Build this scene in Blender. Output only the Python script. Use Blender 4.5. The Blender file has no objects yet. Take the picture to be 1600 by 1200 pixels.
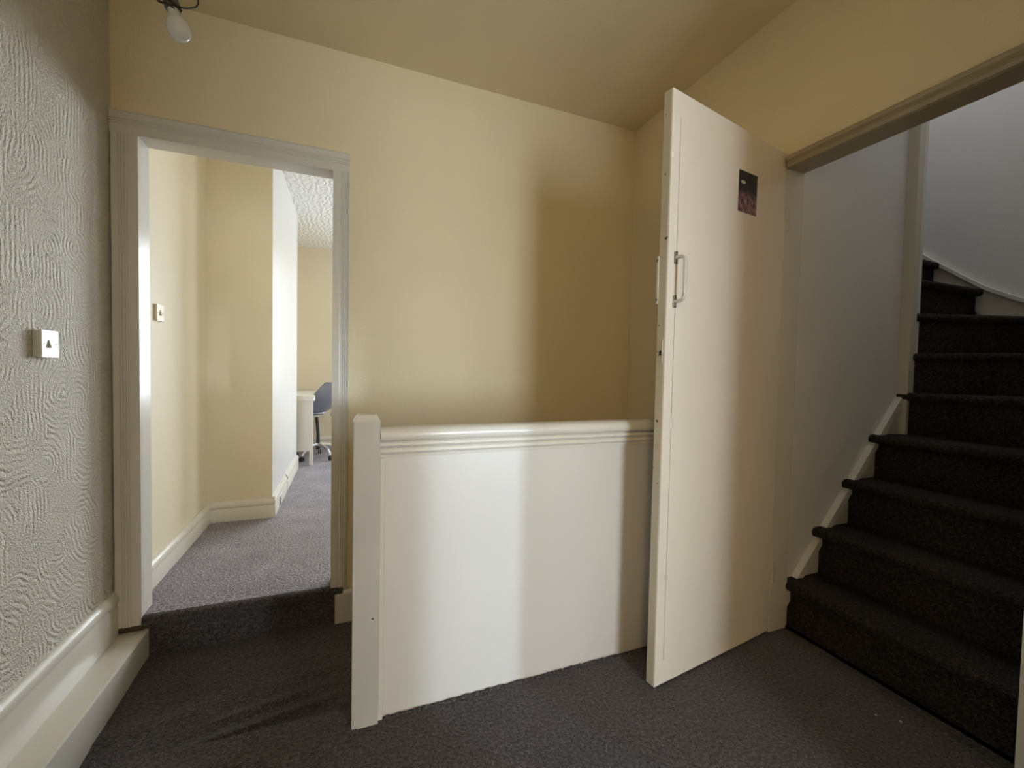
import bpy, bmesh, math, random
from mathutils import Vector, Matrix
random.seed(7)
S = bpy.context.scene
COL = S.collection
pi = math.pi

# ------------------------------------------------------------------ camera
cam_d = bpy.data.cameras.new('camera')
cam = bpy.data.objects.new('camera', cam_d)
COL.objects.link(cam)
cam_d.sensor_fit = 'HORIZONTAL'
cam_d.sensor_width = 36.0
cam_d.lens = 14.869
cam_d.clip_start = 0.02
RX = (0.93154377, -0.36305084, 0.02050101)
DN = (0.00711381, -0.03817295, -0.99924583)
FW = (0.36355962, 0.93098706, -0.0329771)
m = Matrix(((RX[0], -DN[0], -FW[0], 0.0), (RX[1], -DN[1], -FW[1], 0.0),
            (RX[2], -DN[2], -FW[2], 1.07), (0, 0, 0, 1)))
cam.matrix_world = m
S.camera = cam

# ------------------------------------------------------------------ world, exposure, window light
S.view_settings.view_transform = 'Standard'
S.view_settings.look = 'None'
S.view_settings.gamma = 1.0
S.view_settings.use_curve_mapping = False
S.view_settings.exposure = 0.48
w = bpy.data.worlds.new('overcast_sky')
S.world = w
w.use_nodes = True
w.node_tree.nodes['Background'].inputs['Color'].default_value = (0.75, 0.85, 1.0, 1)
w.node_tree.nodes['Background'].inputs['Strength'].default_value = 0.6


def area(name, loc, direction, sx, sy, power, color):
    d = bpy.data.lights.new(name, 'AREA')
    d.shape = 'RECTANGLE'
    d.size, d.size_y = sx, sy
    d.energy = power
    d.color = color
    o = bpy.data.objects.new(name, d)
    o.location = loc
    o.rotation_euler = Vector(direction).to_track_quat('-Z', 'Y').to_euler()
    COL.objects.link(o)
    return o


# daylight from the windows, plus added unseen sources for streak and fill
area('daylight_far_room_window', (2.60, 8.60, 2.20), (-0.5, -1, -0.15), 4.4, 3.4, 700, (0.87, 0.92, 1.0))
area('daylight_rear_window', (1.17, -2.22, 1.15), (0, 1, 0), 0.85, 1.45, 78, (0.80, 0.885, 1.0))
area('cool_streak_light', (2.42, -2.22, 0.86), (-0.5, 1, 0), 0.15, 0.28, 118, (0.66, 0.80, 1.0))  # added cool source for the bright streak on the banister panel
area('daylight_attic_rooflight', (2.70, 1.15, 4.12), (0, 0, -1), 0.55, 0.8, 9.0, (0.86, 0.92, 1.0))
area('far_room_fill_light', (2.56, 5.10, 1.55), (-1, 0, 0), 0.95, 1.5, 26, (0.92, 0.95, 1.0))  # added fill to lift the far room alcove

# added warm fill for the landing's shade, unseen behind the photographer
ld = bpy.data.lights.new('warm_fill_light', 'POINT')
ld.energy = 22
ld.color = (1.0, 0.72, 0.38)
ld.shadow_soft_size = 0.20
lo_ = bpy.data.objects.new('warm_fill_light', ld)
lo_.location = (-0.70, -1.40, 1.85)
COL.objects.link(lo_)

# ------------------------------------------------------------------ materials


class NT:
    def __init__(self, name):
        self.m = bpy.data.materials.new(name)
        self.m.use_nodes = True
        self.t = self.m.node_tree
        self.t.nodes.clear()
        self.out = self.n('ShaderNodeOutputMaterial')
        self.b = self.n('ShaderNodeBsdfPrincipled')
        self.l(self.b.outputs[0], self.out.inputs[0])

    def n(self, t, **kw):
        nd = self.t.nodes.new(t)
        for k, v in kw.items():
            setattr(nd, k, v)
        return nd

    def l(self, a, b):
        self.t.links.new(a, b)

    def pos(self):
        return self.n('ShaderNodeNewGeometry').outputs['Position']

    def noise(self, scale, detail=2.0, rough=0.5, vec=None):
        nd = self.n('ShaderNodeTexNoise')
        nd.inputs['Scale'].default_value = scale
        nd.inputs['Detail'].default_value = detail
        nd.inputs['Roughness'].default_value = rough
        self.l(vec if vec else self.pos(), nd.inputs['Vector'])
        return nd

    def math(self, op, a, b=None):
        nd = self.n('ShaderNodeMath', operation=op)
        for i, x in enumerate((a, b)):
            if x is None:
                continue
            if isinstance(x, (int, float)):
                nd.inputs[i].default_value = x
            else:
                self.l(x, nd.inputs[i])
        return nd.outputs[0]

    def ramp(self, fac, stops):
        nd = self.n('ShaderNodeValToRGB')
        e = nd.color_ramp.elements
        e[0].position, e[0].color = stops[0][0], (*stops[0][1], 1)
        e[1].position, e[1].color = stops[-1][0], (*stops[-1][1], 1)
        for p, c in stops[1:-1]:
            x = e.new(p)
            x.color = (*c, 1)
        self.l(fac, nd.inputs[0])
        return nd.outputs[0]

    def bump(self, height, strength, dist):
        nd = self.n('ShaderNodeBump')
        nd.inputs['Strength'].default_value = strength
        nd.inputs['Distance'].default_value = dist
        self.l(height, nd.inputs['Height'])
        self.l(nd.outputs[0], self.b.inputs['Normal'])
        return nd


def paint(name, col, rough, bscale=60, bdist=0.0006, var=0.06, spec=0.5, metal=0.0):
    k = NT(name)
    a = k.noise(3.0, 3.0)
    c2 = tuple(x * (1 - var) for x in col)
    k.l(k.ramp(a.outputs[0], [(0.3, c2), (0.7, col)]), k.b.inputs['Base Color'])
    k.b.inputs['Roughness'].default_value = rough
    k.b.inputs['Specular IOR Level'].default_value = spec
    k.b.inputs['Metallic'].default_value = metal
    if bdist:
        k.bump(k.noise(bscale, 3.0).outputs[0], 0.6, bdist)
    return k.m


M = {}
M['cream'] = paint('cream_emulsion_wall', (0.86, 0.735, 0.49), 0.48, 120, 0.0022, 0.04, 0.35)
M['cream_far'] = paint('cream_emulsion_far_room', (0.80, 0.72, 0.55), 0.55, 90, 0.0008, 0.04, 0.35)
M['ceiling'] = paint('cream_ceiling_paint', (0.86, 0.725, 0.48), 0.7, 110, 0.0016, 0.05, 0.3)
M['hall'] = paint('white_hall_wall', (0.86, 0.77, 0.60), 0.6, 90, 0.0008, 0.03, 0.3)
M['gloss'] = paint('white_gloss_woodwork', (0.74, 0.70, 0.625), 0.22, 45, 0.0008, 0.05)
M['satin'] = paint('white_panel_paint', (0.70, 0.665, 0.62), 0.30, 35, 0.0006, 0.03)
M['white_far'] = paint('white_far_room_wall_paint', (0.70, 0.69, 0.67), 0.3, 20, 0.0010, 0.04)
M['stair_wall'] = paint('pale_blue_grey_stair_wall', (0.78, 0.75, 0.71), 0.6, 130, 0.0012, 0.04, 0.3)
M['string'] = paint('cream_stair_string_gloss', (0.66, 0.60, 0.49), 0.35, 50, 0.0008, 0.08)
M['door'] = paint('warm_white_door_paint', (0.88, 0.80, 0.70), 0.32, 35, 0.0006, 0.03)
M['newel'] = paint('greyed_white_newel_paint', (0.58, 0.56, 0.52), 0.32, 40, 0.0008, 0.08)
M['plastic'] = paint('white_switch_plastic', (0.74, 0.75, 0.73), 0.25, 10, 0, 0.02)
M['cream_plastic'] = paint('painted_over_cream_plastic', (0.78, 0.71, 0.55), 0.4, 10, 0, 0.02)
M['dark'] = paint('dark_recess', (0.02, 0.018, 0.016), 0.7, 10, 0, 0.1)
M['screw'] = paint('dull_screw_metal', (0.16, 0.14, 0.12), 0.4, 10, 0, 0.1, 0.5, 0.7)
M['lampholder'] = paint('grey_bakelite_lampholder', (0.11, 0.10, 0.09), 0.5, 60, 0.0006, 0.2)
M['foot'] = paint('tarnished_handle_foot', (0.33, 0.29, 0.23), 0.35, 60, 0.001, 0.3, 0.5, 0.4)
M['wire'] = paint('black_wire', (0.012, 0.010, 0.008), 0.45, 10, 0, 0.1)
M['bulb'] = paint('pearl_bulb_glass', (0.74, 0.73, 0.72), 0.12, 10, 0, 0.02)
M['desk'] = paint('white_desk_laminate', (0.90, 0.89, 0.84), 0.35, 10, 0, 0.02)
M['shell'] = paint('blue_grey_chair_shell', (0.22, 0.24, 0.29), 0.32, 10, 0, 0.03)
M['chrome'] = paint('chair_base_chrome', (0.80, 0.81, 0.82), 0.18, 10, 0, 0.02, 0.5, 0.8)
M['castor'] = paint('black_castor', (0.02, 0.02, 0.022), 0.4, 10, 0, 0.1)
M['lint'] = paint('pale_lint', (0.55, 0.53, 0.50), 0.9, 300, 0.001, 0.2)
M['bare'] = paint('bare_timber_end', (0.09, 0.065, 0.045), 0.8, 80, 0.002, 0.4)
M['vent'] = paint('white_vent_metal', (0.78, 0.79, 0.80), 0.35, 10, 0, 0.02)
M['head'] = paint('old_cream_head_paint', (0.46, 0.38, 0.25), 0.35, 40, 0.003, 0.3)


def carpet(name, dark, light, sheen=0.25):
    k = NT(name)
    a = k.noise(230, 2.0, 0.7)
    b = k.noise(105, 3.0, 0.65)
    c = k.noise(4, 3.0, 0.55)
    s = k.math('ADD', k.math('MULTIPLY', a.outputs[0], 0.35), k.math('MULTIPLY', b.outputs[0], 0.65))
    col = k.ramp(s, [(0.36, dark), (0.5, tuple((x + y) / 2.6 for x, y in zip(dark, light))), (0.64, light)])
    mx = k.n('ShaderNodeMix', data_type='RGBA', blend_type='MULTIPLY')
    mx.inputs['Factor'].default_value = 1.0
    k.l(col, mx.inputs['A'])
    k.l(k.ramp(c.outputs[0], [(0.3, (0.80, 0.80, 0.80)), (0.7, (1.1, 1.08, 1.08))]), mx.inputs['B'])
    k.l(mx.outputs['Result'], k.b.inputs['Base Color'])
    k.b.inputs['Roughness'].default_value = 0.95
    k.b.inputs['Specular IOR Level'].default_value = 0.12
    k.b.inputs['Sheen Weight'].default_value = sheen
    k.b.inputs['Sheen Roughness'].default_value = 0.5
    k.bump(s, 1.0, 0.022)
    return k.m


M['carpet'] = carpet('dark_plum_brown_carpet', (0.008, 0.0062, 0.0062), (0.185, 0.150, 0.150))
M['carpet_lit'] = carpet('lit_plum_carpet', (0.055, 0.047, 0.052), (0.85, 0.78, 0.86))  # same carpet as the landing, lightened for the brighter far room
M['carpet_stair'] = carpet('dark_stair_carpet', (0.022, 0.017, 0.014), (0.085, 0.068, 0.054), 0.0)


def wallpaper():
    """Embossed paper: patches of concentric arcs and upright ridges under cream paint."""
    k = NT('embossed_swirl_wallpaper')
    sep = k.n('ShaderNodeSeparateXYZ')
    k.l(k.pos(), sep.inputs[0])
    wob = k.noise(14, 1.0)
    wv = k.math('MULTIPLY', k.math('SUBTRACT', wob.outputs[0], 0.5), 0.022)
    cmb = k.n('ShaderNodeCombineXYZ')
    k.l(k.math('ADD', sep.outputs['Y'], wv), cmb.inputs[0])
    k.l(k.math('ADD', sep.outputs['Z'], wv), cmb.inputs[1])
    v = k.n('ShaderNodeTexVoronoi', voronoi_dimensions='2D')
    v.inputs['Scale'].default_value = 8.5
    v.inputs['Randomness'].default_value = 0.85
    k.l(cmb.outputs[0], v.inputs['Vector'])
    loc = k.n('ShaderNodeVectorMath', operation='SUBTRACT')
    k.l(cmb.outputs[0], loc.inputs[0])
    k.l(v.outputs['Position'], loc.inputs[1])
    sc = k.n('ShaderNodeSeparateColor')
    k.l(v.outputs['Color'], sc.inputs[0])
    off = k.n('ShaderNodeCombineXYZ')
    k.l(k.math('MULTIPLY', k.math('SUBTRACT', sc.outputs[0], 0.5), 0.24), off.inputs[0])
    k.l(k.math('MULTIPLY', k.math('SUBTRACT', sc.outputs[1], 0.5), 0.24), off.inputs[1])
    d = k.n('ShaderNodeVectorMath', operation='DISTANCE')
    k.l(loc.outputs[0], d.inputs[0])
    k.l(off.outputs[0], d.inputs[1])
    fr = 2 * pi / 0.0185
    arcs = k.math('SINE', k.math('MULTIPLY', d.outputs['Value'], fr))
    sl = k.n('ShaderNodeSeparateXYZ')
    k.l(loc.outputs[0], sl.inputs[0])
    bars = k.math('SINE', k.math('MULTIPLY', sl.outputs['X'], fr))
    pick = k.math('GREATER_THAN', sc.outputs[2], 0.76)
    h = k.math('ADD', k.math('MULTIPLY', arcs, k.math('SUBTRACT', 1.0, pick)), k.math('MULTIPLY', bars, pick))
    fine = k.noise(190, 3.0)
    amp = k.math('ADD', k.math('MULTIPLY', k.noise(16, 2.0).outputs[0], 2.4), -0.70)
    h = k.math('MULTIPLY', h, amp)
    hh = k.math('ADD', k.math('POWER', k.math('ADD', k.math('MULTIPLY', h, 0.5), 0.5), 0.7),
                k.math('MULTIPLY', fine.outputs[0], 1.7))
    k.bump(hh, 1.0, 0.0075)
    a = k.noise(4.0, 3.0)
    k.l(k.ramp(a.outputs[0], [(0.3, (0.82, 0.765, 0.67)), (0.7, (0.87, 0.82, 0.73))]), k.b.inputs['Base Color'])
    k.b.inputs['Roughness'].default_value = 0.42
    return k.m


M['wallpaper'] = wallpaper()


def artex():
    k = NT('white_textured_ceiling')
    k.b.inputs['Base Color'].default_value = (0.85, 0.85, 0.82, 1)
    k.b.inputs['Roughness'].default_value = 0.6
    wv = k.n('ShaderNodeTexWave')
    wv.inputs['Scale'].default_value = 6
    wv.inputs['Distortion'].default_value = 9
    wv.inputs['Detail'].default_value = 2
    wv.inputs['Detail Scale'].default_value = 2.2
    k.l(k.pos(), wv.inputs['Vector'])
    k.bump(wv.outputs[1], 0.9, 0.006)
    return k.m


M['artex'] = artex()


def glass():
    k = NT('window_glass')
    k.t.nodes.remove(k.b)
    tr = k.n('ShaderNodeBsdfTransparent')
    tr.inputs[0].default_value = (0.96, 0.98, 0.97, 1)
    gl = k.n('ShaderNodeBsdfGlossy')
    gl.inputs['Roughness'].default_value = 0.02
    mx = k.n('ShaderNodeMixShader')
    mx.inputs[0].default_value = 0.04
    k.l(tr.outputs[0], mx.inputs[1])
    k.l(gl.outputs[0], mx.inputs[2])
    k.l(mx.outputs[0], k.out.inputs[0])
    return k.m


M['glass'] = glass()


def worn_gloss():
    """White gloss with small knocks through to dark timber."""
    k = NT('chipped_white_gloss_edge')
    a = k.noise(38, 2.0, 0.6)
    f = k.math('GREATER_THAN', a.outputs[0], 0.71)
    mx = k.n('ShaderNodeMix', data_type='RGBA')
    k.l(f, mx.inputs['Factor'])
    mx.inputs['A'].default_value = (0.62, 0.57, 0.46, 1)
    mx.inputs['B'].default_value = (0.05, 0.035, 0.025, 1)
    k.l(mx.outputs['Result'], k.b.inputs['Base Color'])
    k.b.inputs['Roughness'].default_value = 0.22
    k.bump(k.noise(30, 3.0).outputs[0], 0.6, 0.001)
    return k.m


M['worn'] = worn_gloss()


def photo_card():
    """Small printed card: dark upper half with a pale smudge, dim crowd of pink faces below."""
    k = NT('printed_picture_card')
    tc = k.n('ShaderNodeTexCoord')
    sep = k.n('ShaderNodeSeparateXYZ')
    k.l(tc.outputs['UV'], sep.inputs[0])
    u, v = sep.outputs['X'], sep.outputs['Y']
    n1 = k.noise(5.5, 3.0, 0.6, tc.outputs['UV'])
    n2 = k.noise(4.0, 2.0, 0.5, tc.outputs['UV'])
    crowd = k.ramp(n1.outputs[0], [(0.36, (0.035, 0.012, 0.016)), (0.52, (0.24, 0.12, 0.125)), (0.66, (0.50, 0.31, 0.31))])
    dark = k.ramp(n2.outputs[0], [(0.3, (0.016, 0.014, 0.016)), (0.7, (0.045, 0.042, 0.044))])
    edge = k.math('ADD', v, k.math('MULTIPLY', k.math('SUBTRACT', n1.outputs[0], 0.5), 0.5))
    m1 = k.n('ShaderNodeMix', data_type='RGBA')
    k.l(k.ramp(edge, [(0.44, (0, 0, 0)), (0.54, (1, 1, 1))]), m1.inputs['Factor'])
    k.l(crowd, m1.inputs['A'])
    k.l(dark, m1.inputs['B'])
    du = k.math('DIVIDE', k.math('SUBTRACT', u, 0.24), 0.15)
    dv = k.math('DIVIDE', k.math('SUBTRACT', v, 0.73), 0.05)
    r = k.math('ADD', k.math('MULTIPLY', du, du), k.math('MULTIPLY', dv, dv))
    r = k.math('ADD', r, k.math('MULTIPLY', n1.outputs[0], 0.6))
    m2 = k.n('ShaderNodeMix', data_type='RGBA')
    k.l(k.ramp(r, [(0.9, (1, 1, 1)), (1.3, (0, 0, 0))]), m2.inputs['Factor'])
    k.l(m1.outputs['Result'], m2.inputs['A'])
    m2.inputs['B'].default_value = (0.55, 0.51, 0.47, 1)
    k.l(m2.outputs['Result'], k.b.inputs['Base Color'])
    k.b.inputs['Roughness'].default_value = 0.35
    return k.m


M['card'] = photo_card()

# ------------------------------------------------------------------ mesh helpers


class MB:
    def __init__(self):
        self.bm = bmesh.new()

    def box(self, x0, x1, y0, y1, z0, z1, bev=0.0):
        b = bmesh.new()
        v = [b.verts.new((x, y, z)) for x in (x0, x1) for y in (y0, y1) for z in (z0, z1)]
        for f in ((0, 1, 3, 2), (4, 6, 7, 5), (0, 4, 5, 1), (2, 3, 7, 6), (0, 2, 6, 4), (1, 5, 7, 3)):
            b.faces.new([v[i] for i in f])
        if bev:
            bmesh.ops.bevel(b, geom=b.edges[:], offset=bev, segments=2, profile=0.5, affect='EDGES')
        self._add(b)
        return self

    def _add(self, b):
        me = bpy.data.meshes.new('t')
        b.to_mesh(me)
        b.free()
        self.bm.from_mesh(me)
        bpy.data.meshes.remove(me)

    def prism(self, prof, axis, a0, a1):
        """Extrude a closed 2-D outline along an axis. Outline axes: x->(y,z), y->(x,z), z->(x,y)."""
        def p(u, v, a):
            return {'x': (a, u, v), 'y': (u, a, v), 'z': (u, v, a)}[axis]
        b = bmesh.new()
        r0 = [b.verts.new(p(u, v, a0)) for u, v in prof]
        r1 = [b.verts.new(p(u, v, a1)) for u, v in prof]
        n = len(prof)
        for i in range(n):
            b.faces.new((r0[i], r0[(i + 1) % n], r1[(i + 1) % n], r1[i]))
        b.faces.new(r0)
        b.faces.new(r1[::-1])
        bmesh.ops.recalc_face_normals(b, faces=b.faces[:])
        self._add(b)
        return self

    def tube(self, pts, r, n=8, closed=False):
        b = bmesh.new()
        pts = [Vector(p) for p in pts]
        rr = r if isinstance(r, (list, tuple)) else [r] * len(pts)
        rings = []
        up = Vector((0.31, 0.17, 0.93)).normalized()
        for i, p in enumerate(pts):
            a = pts[i - 1] if i else pts[i]
            c = pts[i + 1] if i < len(pts) - 1 else pts[i]
            t = (c - a).normalized()
            e1 = t.cross(up)
            if e1.length < 0.05:
                e1 = t.cross(Vector((1, 0, 0)))
            e1.normalize()
            e2 = t.cross(e1)
            rings.append([b.verts.new(p + rr[i] * (math.cos(q) * e1 + math.sin(q) * e2))
                          for q in (2 * pi * k / n for k in range(n))])
        for i in range(len(rings) - 1):
            for k in range(n):
                b.faces.new((rings[i][k], rings[i][(k + 1) % n], rings[i + 1][(k + 1) % n], rings[i + 1][k]))
        b.faces.new(rings[0][::-1])
        b.faces.new(rings[-1])
        bmesh.ops.recalc_face_normals(b, faces=b.faces[:])
        self._add(b)
        return self

    def lathe(self, prof, base, axis, n=20):
        """prof: (radius, height along the axis)."""
        ax = Vector(axis).normalized()
        e1 = ax.orthogonal().normalized()
        e2 = ax.cross(e1)
        b = bmesh.new()
        base = Vector(base)
        rings = [[b.verts.new(base + ax * h + r * (math.cos(q) * e1 + math.sin(q) * e2))
                  for q in (2 * pi * k / n for k in range(n))] for r, h in prof]
        for i in range(len(rings) - 1):
            for k in range(n):
                b.faces.new((rings[i][k], rings[i][(k + 1) % n], rings[i + 1][(k + 1) % n], rings[i + 1][k]))
        b.faces.new(rings[0][::-1])
        b.faces.new(rings[-1])
        bmesh.ops.recalc_face_normals(b, faces=b.faces[:])
        self._add(b)
        return self

    def grid(self, f, nu, nv):
        b = bmesh.new()
        vs = [[b.verts.new(f(i / nu, j / nv)) for j in range(nv + 1)] for i in range(nu + 1)]
        for i in range(nu):
            for j in range(nv):
                b.faces.new((vs[i][j], vs[i + 1][j], vs[i + 1][j + 1], vs[i][j + 1]))
        self._add(b)
        return self

    def build(self, name, mat, parent=None, smooth=False):
        me = bpy.data.meshes.new(name)
        self.bm.to_mesh(me)
        self.bm.free()
        o = bpy.data.objects.new(name, me)
        me.materials.append(M[mat])
        if smooth:
            for p in me.polygons:
                p.use_smooth = True
            me.set_sharp_from_angle(angle=math.radians(40))
        COL.objects.link(o)
        if parent:
            o.parent = parent
            o.matrix_parent_inverse = Matrix.Translation(-parent.location) if parent.type == 'EMPTY' else Matrix()
        return o


def tag(o, label, cat, group=None):
    o['label'] = label
    o['category'] = cat
    if group:
        o['group'] = group
    return o


def thing(name, loc, label, cat, group=None):
    o = bpy.data.objects.new(name, None)
    o.empty_display_size = 0.1
    o.location = loc
    COL.objects.link(o)
    return tag(o, label, cat, group)


def struct(o, label=None):
    o['kind'] = 'structure'
    if label:
        o['label'] = label
    return o


# ------------------------------------------------------------------ key dimensions (m)
YB, TB = 2.20, 0.085          # back wall face and thickness
XL, XR = -0.89, 1.64          # left and right wall faces
DX0, DX1, DZ = -0.797, -0.067, 1.987   # doorway in the back wall
ZC = 2.55                     # landing ceiling
YR = 6.10                     # far wall of the far room

# ------------------------------------------------------------------ room shell
b = MB()
b.box(XL - 0.1, XL, -0.62, YB, -0.45, ZC)
struct(b.build('wall_left', 'wallpaper'), 'left landing wall in embossed swirl wallpaper')

b = MB()
b.box(-1.00, DX0 - 0.02, YB, YB + TB, -0.45, 2.75)
b.box(DX0 - 0.02, DX1 + 0.02, YB, YB + TB, DZ + 0.02, 2.75)
b.box(DX1 + 0.02, 2.50, YB, YB + TB, -2.70, 2.75)
struct(b.build('wall_back', 'cream'), 'cream back wall with the doorway to the far room')

b = MB()
b.box(1.64, 1.74, 1.215, YB, -2.70, ZC)
b.box(1.64, 1.74, 0.513, 1.215, 1.95, ZC)              # above the stair opening
b.box(1.64, 1.74, 0.20, 0.513, -0.02, ZC)
struct(b.build('wall_right', 'cream'), 'cream right wall above and around the stair opening')

b = MB()
b.box(1.22, 1.74, 0.08, 0.20, -0.02, ZC)
struct(b.build('wall_nib', 'cream'))
b = MB()
b.box(1.74, 3.4, 0.08, 0.20, -0.02, ZC)
struct(b.build('wall_hall', 'hall'))
b = MB()
b.box(0.10, 0.60, -0.60, -0.50, -0.02, ZC)
b.box(-1.0, -0.47, -0.60, -0.50, -0.02, ZC)
b.box(-0.47, 0.10, -0.60, -0.50, 2.02, ZC)
b.box(0.60, 1.19, -0.60, -0.50, 2.02, ZC)
b.box(1.19, 1.38, -0.60, -0.50, -0.02, ZC)
b.box(1.38, 3.3, -0.60, -0.50, 0.97, ZC)
struct(b.build('wall_front_light_mask', 'hall'))  # unseen wall; its gaps, pier and low lintel are shaped to steer light
b = MB().box(1.66, 1.74, -2.10, -1.18, -0.02, ZC)  # added blocker, keeps the cool streak off the left wall
struct(b.build('hall_light_blocker', 'hall'))
b = MB()                                               # hall behind the photographer
b.box(-1.0, -0.9, -2.20, -0.60, -0.02, ZC)
struct(b.build('wall_hall_left', 'hall'))
b = MB()
b.box(3.3, 3.4, -2.20, 0.08, -0.02, ZC)
struct(b.build('wall_hall_right', 'hall'))
b = MB()
b.box(-1.0, 0.745, -2.20, -2.10, -0.02, ZC)
b.box(1.595, 2.35, -2.20, -2.10, -0.02, ZC)
b.box(2.51, 3.4, -2.20, -2.10, -0.02, ZC)
for xa, xb, za, zb in ((0.745, 1.595, 0.425, 1.875), (2.35, 2.51, 0.70, 1.02)):
    b.box(xa, xb, -2.20, -2.10, -0.02, za)
    b.box(xa, xb, -2.20, -2.10, zb, ZC)
struct(b.build('wall_rear', 'hall'))

b = MB()
b.box(-1.0, 1.74, -2.20, YB, ZC, ZC + 0.1)
b.box(1.74, 3.4, -2.20, 0.20, ZC, ZC + 0.1)
struct(b.build('ceiling', 'ceiling'), 'cream landing ceiling')

# landing carpet, its rounded front edge, the lower quarter landing
b = MB()
b.box(0.02, 1.80, -2.20, 1.33, -0.20, 0.0)
b.box(1.80, 3.4, -2.20, 0.2, -0.20, 0.0)


def front_edge(u, v):
    x = XL + (0.035 - XL) * u
    y = -2.2 + (1.385 + 2.2) * v
    z = 0.0
    ridge = 0.006 * math.exp(-((y - 1.27 + 0.05 * x) / 0.022) ** 2) + 0.005 * math.exp(-((y - 1.17 + 0.06 * x) / 0.02) ** 2)
    return (x, y + 0.012 * math.sin(9 * x) * (v > 0.97), z + ridge)


b.grid(front_edge, 24, 150)
prof = [(1.385, 0.001)]
for k in range(7):
    a = pi / 2 - pi * k / 6
    prof.append((1.380 + 0.022 * math.cos(a), -0.022 + 0.022 * math.sin(a)))
prof += [(1.36, -0.046), (1.36, -0.30), (1.30, -0.30), (1.30, -0.002)]
b.prism(prof, 'x', XL, 0.03)
struct(b.build('floor', 'carpet', smooth=True), 'dark plum-brown carpet of the landing')


def low(u, v):
    x = -0.80 + 0.84 * u
    y = 1.33 + (YB + 0.01 - 1.33) * v
    z = -0.182 - 0.055 * max(0.0, (2.15 - y) / 0.8) * (1 - u) ** 0.8
    s = y - 0.13 * x
    z += 0.013 * math.exp(-((s - 1.705) / 0.020) ** 2) / (1 + math.exp((x + 0.05) / 0.06))
    z += 0.012 * math.exp(-((s - 1.782) / 0.022) ** 2) * math.exp(-((x + 0.27) / 0.22) ** 4)
    z += 0.006 * math.exp(-((s - 1.88) / 0.035) ** 2)
    return (x, y, z)


b = MB()
b.grid(low, 36, 110)
b.box(-0.80, 0.03, 1.33, YB, -0.42, -0.26)
struct(b.build('floor_quarter_landing', 'carpet', smooth=True), 'dark carpet of the quarter landing one step down')

# carpeted riser and threshold up into the far room
b = MB()
pr = [(YB + 0.4, 0.0), (2.20, 0.0)]
for k in range(7):
    a = pi / 2 + pi * k / 6
    pr.append((2.192 + 0.02 * math.cos(a), -0.02 + 0.02 * math.sin(a)))
pr += [(2.205, -0.046), (2.205, -0.22), (YB + 0.4, -0.22)]
b.prism(pr, 'x', DX0 + 0.002, -0.012)
struct(b.build('floor_threshold', 'carpet', smooth=True))
b = MB()
b.box(-1.0, 2.5, YB + TB, YR + 0.1, -0.12, 0.0005)
b.box(DX0 + 0.001, DX1 - 0.001, YB, YB + TB, -0.01, 0.0015)
struct(b.build('floor_far_room', 'carpet_lit'), 'plum carpet of the far room, coloured as brightly lit')

# far room
b = MB()
b.box(-0.965, -0.865, YB + TB, 3.40, -0.02, 2.62)
b.box(-1.065, -0.965, 4.80, YR, -0.02, 2.62)
struct(b.build('wall_far_room_left', 'cream_far'), 'cream left wall of the far room')
b = MB()
b.box(-1.065, -0.487, 3.36, 4.90, -0.02, 2.62)
cb = struct(b.build('wall_chimney_breast', 'cream_far'), 'cream chimney breast in the far room')
b = MB()
b.box(-0.489, -0.485, 3.361, 4.90, 0.0, 2.62)
b.build('side_face', 'white_far', cb)['label'] = 'glossy white side of the chimney breast'
b = MB()
b.box(-1.065, 0.60, YR, YR + 0.1, -0.02, 2.62)
b.box(2.00, 2.5, YR, YR + 0.1, -0.02, 2.62)
b.box(0.60, 2.00, YR, YR + 0.1, -0.02, 0.55)
b.box(0.60, 2.00, YR, YR + 0.1, 2.45, 2.62)
struct(b.build('wall_far_room_end', 'cream_far'), 'cream end wall of the far room')
b = MB()
b.box(2.40, 2.5, YB + TB, 4.60, -0.02, 2.62)
b.box(2.40, 2.5, 5.60, YR, -0.02, 2.62)
b.box(2.40, 2.5, 4.60, 5.60, -0.02, 0.75)
b.box(2.40, 2.5, 4.60, 5.60, 2.35, 2.62)  # opening added for the side fill
struct(b.build('wall_far_room_right', 'cream_far'))
b = MB()
b.box(-1.065, 2.5, YB + TB, YR + 0.1, 2.60, 2.70)
struct(b.build('ceiling_far_room', 'artex'), 'white textured ceiling of the far room')


def window(name, x0, x1, y, z0, z1, dy):
    b = MB()
    t = 0.05 if x1 - x0 > 0.5 else 0.012
    b.box(x0, x0 + t, y, y + dy, z0, z1)
    b.box(x1 - t, x1, y, y + dy, z0, z1)
    b.box(x0 + t, x1 - t, y, y + dy, z0, z0 + t)
    b.box(x0 + t, x1 - t, y, y + dy, z1 - t, z1)
    zm = (z0 + z1) / 2
    b.box(x0 + t, x1 - t, y, y + dy, zm - 0.02, zm + 0.02)
    fr = struct(b.build(name, 'gloss'))
    for za, zb in ((z0 + t, zm - 0.02), (zm + 0.02, z1 - t)):
        p = MB().box(x0 + t, x1 - t, y + dy * 0.4, y + dy * 0.4 + 0.004, za, zb)
        p.build('pane', 'glass', fr)


window('window_1', 0.60, 2.00, YR + 0.02, 0.55, 2.45, 0.06)
window('window_2', 0.745, 1.595, -2.18, 0.425, 1.875, 0.06)
window('light_slot', 2.35, 2.51, -2.18, 0.70, 1.02, 0.06)  # unseen slot added to shape the cool streak

# ------------------------------------------------------------------ doorway lining and architraves
b = MB()
b.box(DX0 - 0.02, DX0, YB - 0.002, YB + TB + 0.002, 0.0, DZ)
b.box(DX1, DX1 + 0.02, YB - 0.002, YB + TB + 0.002, 0.0, DZ)
b.box(DX0 - 0.02, DX1 + 0.02, YB - 0.002, YB + TB + 0.002, DZ, DZ + 0.02)
struct(b.build('door_1', 'gloss'), 'white gloss lining of the doorway to the far room')


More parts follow.
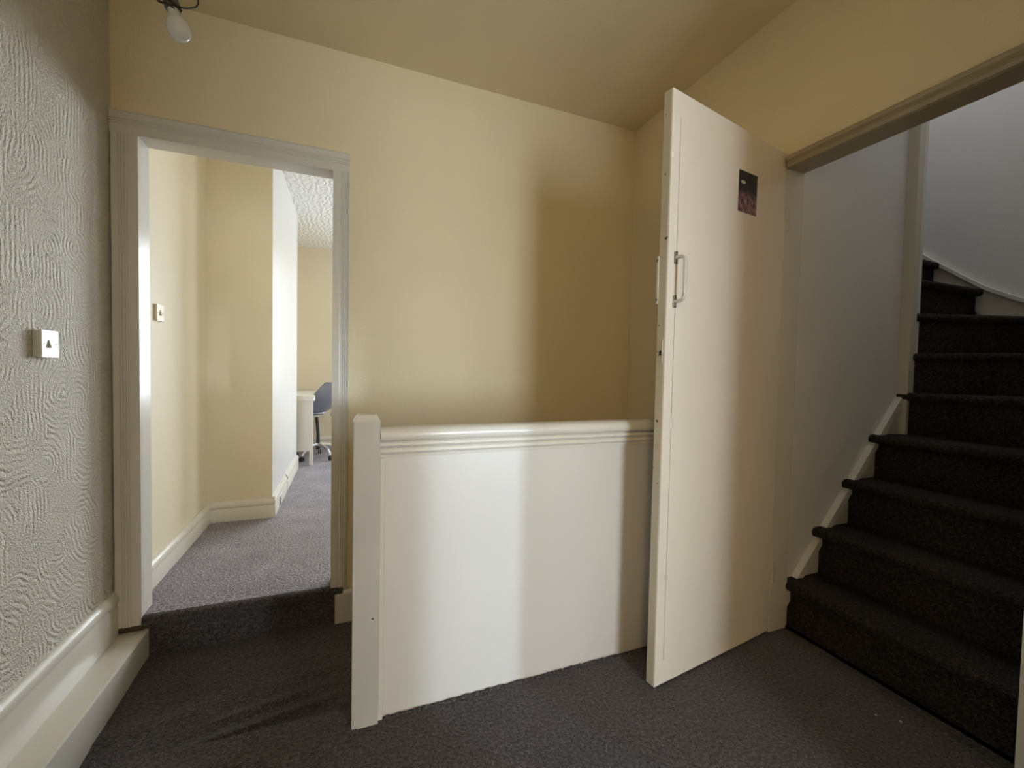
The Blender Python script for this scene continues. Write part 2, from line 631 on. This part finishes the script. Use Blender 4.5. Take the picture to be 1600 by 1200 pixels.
def architrave_profile(wd):
    """u across the moulding from the opening, v how far it stands out of the wall."""
    p = [(0, 0), (0, 0.016)]
    def reed(c, r, n=5):
        return [(c + r * math.cos(pi - pi * k / n), 0.016 + r * math.sin(pi * k / n)) for k in range(n + 1)]
    p += [(0.012, 0.016), (0.030, 0.017)]
    p += reed(0.040, 0.0042) + reed(0.050, 0.0042) + reed(0.060, 0.0042)
    p += [(wd - 0.006, 0.020), (wd, 0.014), (wd, 0)]
    return p


pf = architrave_profile(0.073)
b = MB()
b.prism([(DX1 + u, YB - v) for u, v in pf], 'z', -0.022, DZ + 0.0)
struct(b.build('trim_1', 'gloss', smooth=True), 'reeded white architrave right of the doorway')
b = MB()
pfl = architrave_profile(0.091)
b.prism([(DX0 - u, YB - v) for u, v in pfl], 'z', -0.034, DZ)
struct(b.build('trim_2', 'gloss', smooth=True), 'reeded white architrave left of the doorway')
b = MB()
b.prism([(YB - v, DZ + u) for u, v in pfl], 'x', DX0 - 0.091, DX1 + 0.073)
struct(b.build('trim_3', 'gloss', smooth=True), 'reeded white architrave over the doorway')

# ------------------------------------------------------------------ skirtings
def skirt_prof(x, z0, zt, s=1):
    """face standing s*0.018 off plane x"""
    d = 0.020 * s
    return [(x, z0), (x + d, z0), (x + d, zt - 0.062), (x + d * 0.85, zt - 0.056), (x + d * 0.85, zt - 0.050),
            (x + d * 1.15, zt - 0.044), (x + d * 1.2, zt - 0.030), (x + d * 0.95, zt - 0.016),
            (x + d * 0.6, zt - 0.008), (x + d * 0.5, zt), (x, zt)]


b = MB().prism(skirt_prof(XL - 0.004, -0.072, 0.127), 'y', -0.5, 2.181)
struct(b.build('baseboard_left', 'gloss', smooth=True), 'white moulded skirting along the wallpapered wall')
b = MB()
b.prism([(XL, -0.40), (-0.781, -0.40), (-0.778, -0.068), (-0.782, -0.060), (XL, -0.060)], 'y', 1.30, 2.199)
o = struct(b.build('trim_4', 'gloss'), 'white ledge board below the left skirting beside the lower carpet')
b = MB().box(XL, -0.795, 2.188, 2.2, -0.06, -0.034)
b.build('bare_end', 'bare', o)['label'] = 'bare brown timber under the doorway lining'

b = MB().prism(skirt_prof(-0.866, 0.0, 0.135), 'y', YB + TB, 3.36)
struct(b.build('baseboard_far_room_left', 'gloss', smooth=True), 'white skirting left in the far room')
b = MB().prism([(3.361 - (x), z) for x, z in skirt_prof(0.0, 0.0, 0.143)], 'x', -0.866, -0.467)
struct(b.build('baseboard_chimney_front', 'gloss', smooth=True), 'cream-white skirting on the front of the chimney breast')
b = MB().prism(skirt_prof(-0.487, 0.0, 0.143), 'y', 3.346, 3.995)
b.prism(skirt_prof(-0.487, 0.0, 0.143), 'y', 4.03, 4.90)
cs = struct(b.build('baseboard_chimney_side', 'gloss', smooth=True), 'white skirting along the chimney breast side')
b = MB().box(-0.486, -0.470, 3.996, 4.029, 0.0, 0.13)
b.build('joint', 'dark', cs)['label'] = 'dark gap between two lengths of skirting'
b = MB().prism([(YR - x, z) for x, z in skirt_prof(0.0, 0.0, 0.14)], 'x', -0.96, 2.4)
struct(b.build('baseboard_far_room_end', 'gloss', smooth=True), 'skirting at the end of the far room')
b = MB()
b.prism([(2.2, -2.0), (2.182, -2.0), (2.182, -0.055), (2.178, -0.045), (2.178, -0.03), (2.186, -0.02), (2.2, -0.02)],
        'x', -0.047, 0.30)
struct(b.build('baseboard_well', 'gloss', smooth=True), 'short white skirting block below the right architrave')

# vent in the chimney skirting
vt = thing('vent_grille', (-0.467, 3.63, 0.02), 'small white vent grille set in the chimney breast skirting', 'vent')
MB().box(-0.4675, -0.4635, 3.565, 3.70, 0.006, 0.082, 0.001).build('frame', 'vent', vt)
MB().box(-0.4636, -0.4628, 3.572, 3.602, 0.012, 0.076).build('opening', 'dark', vt)
for k in range(4):
    MB().box(-0.4637, -0.4615, 3.610 + k * 0.022, 3.620 + k * 0.022, 0.012, 0.076).build('slat', 'vent', vt)

# ------------------------------------------------------------------ banister round the stairwell
bn = thing('stair_banister', (0.8, 1.335, 0.0), 'white boarded-in banister with moulded handrail guarding the stairwell', 'banister')
MB().box(0.098, 1.64, 1.312, 1.332, -0.30, 0.82).build('panel', 'satin', bn)
rail = [(1.312, 0.800), (1.306, 0.800), (1.304, 0.810), (1.300, 0.812), (1.297, 0.818), (1.299, 0.825), (1.304, 0.828),
        (1.298, 0.832), (1.293, 0.838), (1.295, 0.845), (1.302, 0.849), (1.292, 0.852), (1.285, 0.860), (1.284, 0.872),
        (1.289, 0.884), (1.300, 0.891), (1.322, 0.894), (1.345, 0.891), (1.357, 0.882), (1.360, 0.868), (1.354, 0.854),
        (1.340, 0.848), (1.340, 0.800)]
MB().prism(rail, 'x', 0.094, 1.64).build('handrail', 'gloss', bn, smooth=True)
MB().box(0.094, 0.108, 1.300, 1.314, 0.0, 0.80, 0.002).build('beading', 'gloss', bn)
nb = bmesh.new()
mb = MB()
x0, x1, y0, y1 = 0.019, 0.094, 1.290, 1.365
mb.box(x0, x1, y0, y1, -0.32, 0.912, 0.002)
np_ = mb.build('newel_post', 'newel', bn)
cap = MB()
bb = bmesh.new()
lo = [bb.verts.new(p) for p in ((x0, y0, 0.911), (x1, y0, 0.911), (x1, y1, 0.911), (x0, y1, 0.911))]
c = 0.011
hi = [bb.verts.new(p) for p in ((x0 + c, y0 + c, 0.930), (x1 - c, y0 + c, 0.930), (x1 - c, y1 - c, 0.930), (x0 + c, y1 - c, 0.930))]
for i in range(4):
    bb.faces.new((lo[i], lo[(i + 1) % 4], hi[(i + 1) % 4], hi[i]))
bb.faces.new(hi)
bb.faces.new(lo[::-1])
cap._add(bb)
cap.build('chamfered_cap', 'gloss', np_)
MB().lathe([(0.003, 0), (0.0025, 0.001)], (0.076, 1.2895, 0.325), (0, -1, 0), 8).build('nail_hole', 'dark', np_)

# steps going down behind the banister
for k in range(6):
    z = -0.36 - 0.18 * k
    b = MB().box(0.03 + 0.24 * k, 0.03 + 0.24 * (k + 1) + 0.025, 1.34, 2.18, z - 0.20, z, 0.012)
    if k == 0:
        st0 = b.build('staircase_down', 'carpet_stair')
        tag(st0, 'carpeted stairs going down behind the white banister', 'staircase')
    else:
        b.build('step', 'carpet_stair', st0)
b = MB().box(0.0, 1.63, 1.30, 2.2, -2.75, -2.70)
struct(b.build('floor_well', 'carpet_stair'))
b = MB().box(-0.02, 0.03, 1.33, 2.2, -2.70, -0.26)
b.box(0.0, 1.63, 1.333, 1.36, -2.70, -0.05)
struct(b.build('wall_well', 'cream'))

# frayed carpet pile standing up along the foot of the panel
b = MB()
for k in range(260):
    x = 0.112 + (1.60 - 0.112) * (k + random.random()) / 260
    q = bmesh.new()
    bmesh.ops.create_icosphere(q, subdivisions=1, radius=random.uniform(0.003, 0.0075))
    for v in q.verts:
        v.co *= random.uniform(0.7, 1.25)
        v.co += Vector((x, 1.3015, random.uniform(-0.001, 0.004)))
    b._add(q)
o = b.build('carpet_fringe', 'carpet')
o['kind'] = 'stuff'
tag(o, 'frayed dark carpet pile along the foot of the white banister panel', 'carpet')

# ------------------------------------------------------------------ open door to the attic stairs
H = Vector((1.655, 1.216, 0.0))
F = Vector((0.974, 1.117, 0.0))
ang = math.atan2(F.y - H.y, F.x - H.x)
L = (F - H).length
# local frame: x from the hinge to the free edge, y towards the viewer's side (negative world y), z up
dl = bpy.data.objects.new('door_2', None)
COL.objects.link(dl)
dl.location = H
dl.rotation_euler = (0, 0, ang)
struct(dl, 'white boarded door standing open in front of the attic stairs')


def dpart(mb, name, mat, parent=dl, smooth=False, label=None):
    o = mb.build(name, mat, None, smooth)
    o.parent = parent
    if label:
        o['label'] = label
    return o


TH = 0.034
# in the local frame +y points to world -y side (ang ~ 188 degrees), so the seen face is y = 0 and the back is y = -TH
def slab(xa, xb, ya, yb, za, zb0, zb1):
    """board whose top slopes from zb0 at xa to zb1 at xb"""
    mb = MB()
    mb.prism([(xa, za), (xb, za), (xb, zb1), (xa, zb0)], 'y', ya, yb)
    return mb


def top(x):
    return 1.955 + (1.992 - 1.955) * x / L


dpart(slab(0.0, L - 0.002, -TH, -0.004, 0.008, top(0), top(L)), 'leaf', 'gloss')
dpart(slab(0.0, L - 0.0420, -0.004, 0.0, 0.008, top(0), top(L - 0.042)), 'facing_board', 'door')
dpart(slab(L - 0.0395, L, -0.004, 0.0, 0.008, top(L - 0.0395), top(L)), 'facing_board', 'door')
dpart(slab(L - 0.0420, L - 0.0395, -0.004, 0.0, top(L) - 0.085, top(L), top(L)), 'facing_board', 'door')
dpart(slab(L - 0.0420, L - 0.0395, -0.004, 0.0, 0.008, 0.090, 0.090), 'facing_board', 'door')
dpart(slab(L - 0.002, L + 0.001, -TH, -0.004, 0.008, top(L), top(L)), 'closing_edge', 'worn',
      label='chipped closing edge of the white door')
hd = dpart(MB().tube([(L - 0.036, 0.0, 1.452), (L - 0.036, 0.025, 1.452), (L - 0.036, 0.036, 1.446), (L - 0.036, 0.040, 1.43),
                      (L - 0.036, 0.040, 1.33), (L - 0.036, 0.036, 1.314), (L - 0.036, 0.025, 1.308), (L - 0.036, 0.0, 1.308)],
                     0.0062, 10), 'pull_handle', 'gloss', smooth=True, label='white pull handle')
for z in (1.452, 1.308):
    f_ = dpart(MB().box(L - 0.044, L - 0.028, 0.0, 0.004, z - 0.020, z + 0.020, 0.0015), 'handle_foot', 'foot', hd)
    for q in (-0.018, 0.018):
        dpart(MB().lathe([(0.0036, 0), (0.003, 0.002)], (L - 0.036, 0.004, z + q), (0, 1, 0), 8), 'screw', 'screw', hd)
# lock in the closing edge
lk = dpart(MB().box(L + 0.001, L + 0.0022, -0.026, -0.008, 1.10, 1.185, 0.0004), 'lock_plate', 'worn')
dpart(MB().box(L + 0.0022, L + 0.0034, -0.022, -0.012, 1.128, 1.145), 'latch_hole', 'dark', lk)
dpart(MB().box(L + 0.0022, L + 0.0036, -0.010, -0.0085, 1.105, 1.18), 'plate_lip', 'gloss', lk)
rl = dpart(MB().box(L - 0.090, L + 0.004, -TH - 0.010, -TH, 1.30, 1.46, 0.002), 'rim_lock', 'worn', label='painted rim lock on the back of the door')
for z in (1.315, 1.445):
    dpart(MB().lathe([(0.0045, 0), (0.004, 0.002)], (L + 0.003, -TH - 0.005, z), (1, 0, 0), 8), 'screw', 'screw', rl)
for z in (0.25, 1.70):
    dpart(MB().box(-0.012, 0.004, -0.004, 0.006, z - 0.045, z + 0.045, 0.001), 'hinge', 'gloss')

# picture card stuck on the door
cv = Matrix.Translation(H) @ Matrix.Rotation(ang, 4, 'Z')
bb = bmesh.new()
uvl = bb.loops.layers.uv.new('UVMap')
xa, xb = L - 0.361, L - 0.475
za0, za1 = 1.672, 1.822
q = [bb.verts.new((x, y, z)) for y in (0.0006, 0.0012) for x, z in ((xa, za0), (xb, za0), (xb, za1), (xa, za1))]
ff = bb.faces.new(q[4:])
for lp, uv in zip(ff.loops, ((0, 0), (1, 0), (1, 1), (0, 1))):
    lp[uvl].uv = uv
bb.faces.new(q[:4][::-1])
for i in range(4):
    bb.faces.new((q[i], q[(i + 1) % 4], q[4 + (i + 1) % 4], q[4 + i]))
bmesh.ops.recalc_face_normals(bb, faces=bb.faces[:])
me = bpy.data.meshes.new('picture_card')
bb.to_mesh(me)
bb.free()
me.materials.append(M['card'])
o = bpy.data.objects.new('picture_card', me)
o.matrix_world = cv
COL.objects.link(o)
tag(o, 'small dark and pink picture card stuck high on the white door', 'picture')

# ------------------------------------------------------------------ stair opening trim
b = MB()
b.prism([(1.64, 1.895), (1.628, 1.898), (1.622, 1.908), (1.630, 1.914), (1.630, 1.919), (1.620, 1.926), (1.618, 1.936),
         (1.626, 1.944), (1.64, 1.946)], 'y', 0.45, 1.205)
struct(b.build('trim_5', 'head', smooth=True), 'thick-painted moulding along the head of the stair opening')
b = MB().box(1.64, 1.742, 0.513, 1.215, 1.90, 1.951)
struct(b.build('trim_6', 'head'), 'brownish soffit of the stair opening head')
b = MB().box(1.625, 1.745, 0.44, 0.513, 0.0, 1.90, 0.003)
struct(b.build('trim_7', 'gloss'), 'pale near jamb of the stair opening')
b = MB().box(1.64, 1.742, 1.213, 1.24, 0.0, 1.95)
struct(b.build('trim_8', 'gloss'))

# ------------------------------------------------------------------ attic stair enclosure
YS = 1.24
XF = 3.20
b = MB()
b.box(1.74, 2.50, YS, YS + 0.05, -0.02, 4.2)
struct(b.build('wall_stair_left', 'stair_wall'), 'grey-painted wall on the left of the attic stairs')
b = MB()
b.box(2.45, 2.50, YS + 0.05, 3.1, 1.4, 4.2)
struct(b.build('wall_attic_left', 'stair_wall'))
b = MB()
b.box(XF, XF + 0.1, 0.40, 3.1, -0.02, 4.2)
struct(b.build('wall_stair_end', 'stair_wall'), 'blue-grey wall at the turn of the attic stairs')
b = MB()
b.box(1.74, XF, 0.41, 0.51, -0.02, 4.2)
struct(b.build('wall_stair_right', 'stair_wall'))
b = MB().box(2.45, XF + 0.1, 3.1, 3.2, 1.4, 4.2)
struct(b.build('wall_attic_far', 'stair_wall'))
b = MB().box(1.69, 1.74, 0.42, 1.29, ZC, 4.2)
struct(b.build('wall_stair_front', 'stair_wall'))
b = MB()
b.box(1.64, XF + 0.1, 0.40, 3.2, 4.2, 4.3)
struct(b.build('ceiling_attic', 'stair_wall'))
b = MB()
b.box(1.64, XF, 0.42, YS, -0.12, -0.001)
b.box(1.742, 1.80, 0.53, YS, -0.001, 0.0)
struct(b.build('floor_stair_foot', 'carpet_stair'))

ss = thing('attic_staircase', (2.4, 0.9, 0.0), 'dark carpeted stairs winding up to the attic at the right', 'staircase')


def nosed(xr, x_back, zt, zb):
    pr = [(x_back, zb), (xr, zb), (xr, zt - 0.045), (xr - 0.008, zt - 0.040)]
    for k in range(7):
        a = -pi / 2 - pi * k / 6
        pr.append((xr - 0.012 + 0.019 * math.cos(a), zt - 0.020 + 0.020 * math.sin(a)))
    pr += [(x_back, zt)]
    return pr


xs = [1.765, 1.955, 2.145, 2.325, 2.515]
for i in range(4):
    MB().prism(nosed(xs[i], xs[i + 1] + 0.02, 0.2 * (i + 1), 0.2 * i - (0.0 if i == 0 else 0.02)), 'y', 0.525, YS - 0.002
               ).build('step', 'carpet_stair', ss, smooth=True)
P = (2.525, 1.235)


def winder(poly, edge, z0, z1):
    mb = MB()
    mb.prism(poly, 'z', z0, z1)
    (ax, ay), (bx, by) = edge
    mb.tube([(ax, ay, z1 - 0.020), (bx, by, z1 - 0.020)], 0.020, 10)
    mb.build('winder_step', 'carpet_stair', ss, smooth=True)


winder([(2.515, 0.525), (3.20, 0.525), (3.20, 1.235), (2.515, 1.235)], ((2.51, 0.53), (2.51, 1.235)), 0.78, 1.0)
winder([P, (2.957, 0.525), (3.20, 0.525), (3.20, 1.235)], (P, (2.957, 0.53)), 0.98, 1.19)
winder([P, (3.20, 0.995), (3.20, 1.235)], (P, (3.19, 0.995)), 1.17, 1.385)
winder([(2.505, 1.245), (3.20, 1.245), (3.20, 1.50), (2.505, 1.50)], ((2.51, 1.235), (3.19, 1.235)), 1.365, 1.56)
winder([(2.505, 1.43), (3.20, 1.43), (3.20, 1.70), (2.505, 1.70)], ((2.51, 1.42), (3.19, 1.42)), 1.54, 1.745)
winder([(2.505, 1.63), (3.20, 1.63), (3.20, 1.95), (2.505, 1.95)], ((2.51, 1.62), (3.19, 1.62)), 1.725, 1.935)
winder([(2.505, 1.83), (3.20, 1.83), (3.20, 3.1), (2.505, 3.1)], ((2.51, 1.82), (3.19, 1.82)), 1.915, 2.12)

MB().prism([(1.742, 0.0), (1.742, 0.085), (2.495, 0.935), (2.495, 0.60), (1.95, 0.0)], 'y', YS - 0.016, YS
           ).build('string_board', 'string', ss)['label'] = 'brown-cream board along the stair wall'
cap_line = [(1.742, 0.085), (1.742, 0.13), (2.495, 0.982), (2.495, 0.935)]
MB().prism(cap_line, 'y', YS - 0.028, YS).build('string_capping', 'gloss', ss)
MB().box(2.495, 2.545, YS - 0.045, YS + 0.01, 0.79, 3.0, 0.003).build('newel_post', 'string', ss)
MB().box(2.545, 2.60, YS - 0.03, YS + 0.03, 1.185, 3.2, 0.003).build('corner_post', 'stair_wall', ss)
MB().prism([(0.525, 0.95), (0.525, 1.04), (1.06, 1.465), (1.21, 1.555), (1.41, 1.725), (1.56, 1.86), (3.1, 3.2), (3.1, 2.1),
            (1.85, 2.0), (1.2, 1.40), (0.9, 1.0)], 'x', XF - 0.014, XF).build('string_board', 'string', ss)
MB().prism([(0.525, 1.02), (0.525, 1.045), (1.06, 1.478), (1.21, 1.572), (1.41, 1.742), (1.56, 1.880), (3.1, 3.22), (3.1, 3.19),
            (1.56, 1.855), (1.41, 1.720), (1.21, 1.550), (1.06, 1.458)], 'x', XF - 0.026, XF
           ).build('string_capping', 'gloss', ss)

# ------------------------------------------------------------------ light switches
def switch(x, yc, zc, h, wd, depth, label, box_mat='plastic'):
    t = thing('light_switch', (x, yc, zc), label, 'switch', None)
    MB().box(x, x + depth - 0.004, yc - wd / 2 + 0.002, yc + wd / 2 - 0.002, zc - h / 2 + 0.002, zc + h / 2 - 0.002, 0.001
             ).build('back_box', box_mat, t)
    MB().box(x + depth - 0.004, x + depth, yc - wd / 2, yc + wd / 2, zc - h / 2, zc + h / 2, 0.0015).build('face_plate', box_mat, t)
    xf = x + depth
    MB().prism([(xf - 0.001, zc + 0.014), (xf + 0.0015, zc + 0.013), (xf + 0.008, zc - 0.013), (xf - 0.001, zc - 0.013)], 'y',
               yc - 0.009, yc + 0.009).build('rocker', box_mat, t)
    for s in (-1, 1):
        MB().lathe([(0.0030, 0), (0.0026, 0.0006)], (xf, yc + s * wd * 0.36, zc), (1, 0, 0), 10).build('screw', 'screw', t)
    return t


switch(XL, 1.767, 1.122, 0.086, 0.082, 0.022, 'white surface-mounted switch on the embossed left wall')
switch(-0.865, 2.568, 1.314, 0.082, 0.085, 0.012, 'flush cream switch just inside the far room doorway', 'cream_plastic')

# ------------------------------------------------------------------ pendant bulb
ax = Vector((0.0205, 0.0, -0.081)).normalized()
top_ = Vector((-0.4345, 1.40, 2.006))
pl = thing('pendant_bulb', (-0.44, 1.40, ZC), 'bare pearl bulb in a grey holder tangled with black wire', 'light')
MB().lathe([(0.006, -0.006), (0.0135, 0.0), (0.0138, 0.012), (0.016, 0.018), (0.0215, 0.025), (0.0258, 0.034), (0.0275, 0.044),
            (0.0265, 0.055), (0.0220, 0.065), (0.0140, 0.072), (0.005, 0.0745)], top_ + ax * 0.006, ax, 24).build('bulb', 'bulb', pl, smooth=True)
MB().lathe([(0.018, 0.004), (0.0185, -0.008), (0.017, -0.010), (0.017, -0.040), (0.012, -0.052), (0.005, -0.058)], top_, ax, 20
           ).build('lampholder', 'lampholder', pl, smooth=True)
hb = top_ - ax * 0.055
MB().tube([hb, hb + Vector((0.002, 0, 0.10)), (-0.446, 1.40, ZC - 0.02), (-0.446, 1.40, ZC)], 0.0035, 8).build('flex', 'wire', pl, smooth=True)
MB().lathe([(0.04, 0.0), (0.038, 0.012), (0.02, 0.028), (0.006, 0.03)], (-0.446, 1.40, ZC), (0, 0, -1), 24).build('ceiling_rose', 'gloss', pl, smooth=True)


def loop(pts, r=0.0018):
    # smooth Catmull-Rom curve
    out = []
    P_ = [Vector(p) for p in pts]
    P_ = [P_[0]] + P_ + [P_[-1]]
    for i in range(1, len(P_) - 2):
        for k in range(6):
            t = k / 6
            a, b_, c_, d_ = P_[i - 1:i + 3]
            out.append(0.5 * ((2 * b_) + (c_ - a) * t + (2 * a - 5 * b_ + 4 * c_ - d_) * t * t + (3 * b_ - a - 3 * c_ + d_) * t ** 3))
    out.append(P_[-2])
    MB().tube(out, r, 6).build('wire_loop', 'wire', pl, smooth=True)


X0, Z0 = -0.4345, 2.006
loop([(X0 + 0.018, 1.385, Z0 - 0.004), (X0 + 0.035, 1.38, Z0 - 0.006), (X0 + 0.055, 1.385, Z0 + 0.008), (X0 + 0.058, 1.39, Z0 + 0.028),
      (X0 + 0.046, 1.40, Z0 + 0.050), (X0 + 0.020, 1.41, Z0 + 0.056), (X0 - 0.006, 1.41, Z0 + 0.05)])
loop([(X0 + 0.016, 1.385, Z0 + 0.026), (X0 + 0.034, 1.38, Z0 + 0.022), (X0 + 0.047, 1.385, Z0 + 0.026), (X0 + 0.045, 1.40, Z0 + 0.045),
      (X0 + 0.01, 1.42, Z0 + 0.06)])
loop([(-0.4271, 1.385, 1.9951), (-0.4407, 1.385, 2.0020), (-0.4502, 1.385, 2.0030), (-0.4569, 1.385, 2.0032),
      (-0.4595, 1.387, 2.0120), (-0.4540, 1.39, 2.0299), (-0.4323, 1.40, 2.0501)])
loop([(-0.4298, 1.385, 2.0088), (-0.4407, 1.385, 2.0053), (-0.4515, 1.385, 2.0010), (-0.4622, 1.385, 2.0031),
      (-0.4648, 1.387, 2.0134), (-0.4560, 1.40, 2.035)])
loop([(X0 - 0.019, 1.395, Z0 + 0.010), (X0 - 0.008, 1.381, Z0 + 0.008), (X0 + 0.010, 1.381, Z0 - 0.002), (X0 + 0.020, 1.395, Z0 - 0.006)], 0.003)

# ------------------------------------------------------------------ desk and chair in the far room
dk = thing('desk', (-0.65, 5.5, 0.0), 'white desk with a panelled end behind the chimney breast', 'desk')
MB().box(-0.955, -0.325, 4.98, 6.05, 0.695, 0.75, 0.004).build('desktop', 'desk', dk)
MB().box(-0.955, -0.372, 5.0, 5.02, 0.155, 0.695, 0.001).build('end_panel', 'desk', dk)
for x in (-0.955, -0.372):
    for y in (5.0, 5.99):
        MB().box(x, x + 0.034, y, y + 0.034, 0.0, 0.695, 0.002).build('leg', 'desk', dk)

ch = thing('office_chair', (-0.31, 5.40, 0.0), 'grey shell swivel chair on a chrome star base at the white desk', 'chair')
cx, cy = -0.31, 5.40
ch.rotation_euler = (0, 0, math.radians(-42))


def shell(u, v, off=0.0):
    # u along the width (Y), v up the back
    y = (u - 0.5) * 0.46
    tz = v
    wv = 1 - 0.55 * max(0, (tz - 0.55) / 0.45) ** 2 - 0.35 * max(0, (0.25 - tz) / 0.25) ** 2
    x = -0.03 + 0.25 * tz ** 0.85 - 1.5 * y * y + off
    z = 0.53 + 0.36 * tz
    x += 0.05 * math.sin(pi * tz)
    return (cx + x + 0.07, cy + y * wv, z)


b = MB().grid(lambda u, v: shell(u, v), 14, 14)
o = b.build('backrest', 'shell', ch, smooth=True)
so = o.modifiers.new('thickness', 'SOLIDIFY')
so.thickness = 0.022
so.offset = -1
MB().lathe([(0.02, 0.0), (0.15, 0.005), (0.175, 0.02), (0.17, 0.045), (0.14, 0.06), (0.02, 0.062)], (cx - 0.13, cy, 0.495), (0, 0, 1), 24
           ).build('seat', 'shell', ch, smooth=True)
MB().tube([(cx, cy, 0.10), (cx, cy, 0.28), (cx - 0.02, cy, 0.475)], [0.024, 0.018, 0.018], 12).build('gas_column', 'castor', ch, smooth=True)
for k in range(5):
    a = 2 * pi * k / 5 - 0.23
    e = Vector((math.cos(a), math.sin(a), 0))
    c0 = Vector((cx, cy, 0.0))
    lg = MB().tube([c0 + Vector((0, 0, 0.155)), c0 + e * 0.08 + Vector((0, 0, 0.15)), c0 + e * 0.18 + Vector((0, 0, 0.125)),
                    c0 + e * 0.235 + Vector((0, 0, 0.085)), c0 + e * 0.25 + Vector((0, 0, 0.06))],
                   [0.024, 0.021, 0.018, 0.015, 0.011], 8).build('base_leg', 'chrome', ch, smooth=True)
    t = e.cross(Vector((0, 0, 1)))
    for s in (-0.016, 0.004):
        MB().lathe([(0.010, 0), (0.026, 0.001), (0.026, 0.011), (0.010, 0.012)], c0 + e * 0.25 + t * s + Vector((0, 0, 0.027)), t, 14
                   ).build('castor', 'castor', lg, smooth=True)
for s in (-1, 1):
    y = cy + s * 0.225
    MB().tube([(cx - 0.02, y, 0.47), (cx + 0.01, y, 0.56), (cx + 0.005, y, 0.60), (cx - 0.01, y, 0.640), (cx - 0.08, y, 0.645), (cx - 0.18, y, 0.638)],
              [0.013, 0.014, 0.016, 0.016, 0.014, 0.012], 8).build('armrest', 'desk', ch, smooth=True)

# ------------------------------------------------------------------ crumbs of lint on the carpet
def lint(x, y, s, label):
    bb = bmesh.new()
    bmesh.ops.create_icosphere(bb, subdivisions=1, radius=s)
    for v in bb.verts:
        v.co *= random.uniform(0.6, 1.2)
        v.co.z *= 0.6
        v.co += Vector((x, y, s * 0.5))
    mb = MB()
    mb._add(bb)
    tag(mb.build('lint', 'lint', None), label, 'lint')


lint(1.61, 0.745, 0.006, 'larger white speck of lint on the dark carpet near the stair foot')
lint(1.57, 0.79, 0.0035, 'smaller white speck of lint on the dark carpet left of the larger one')
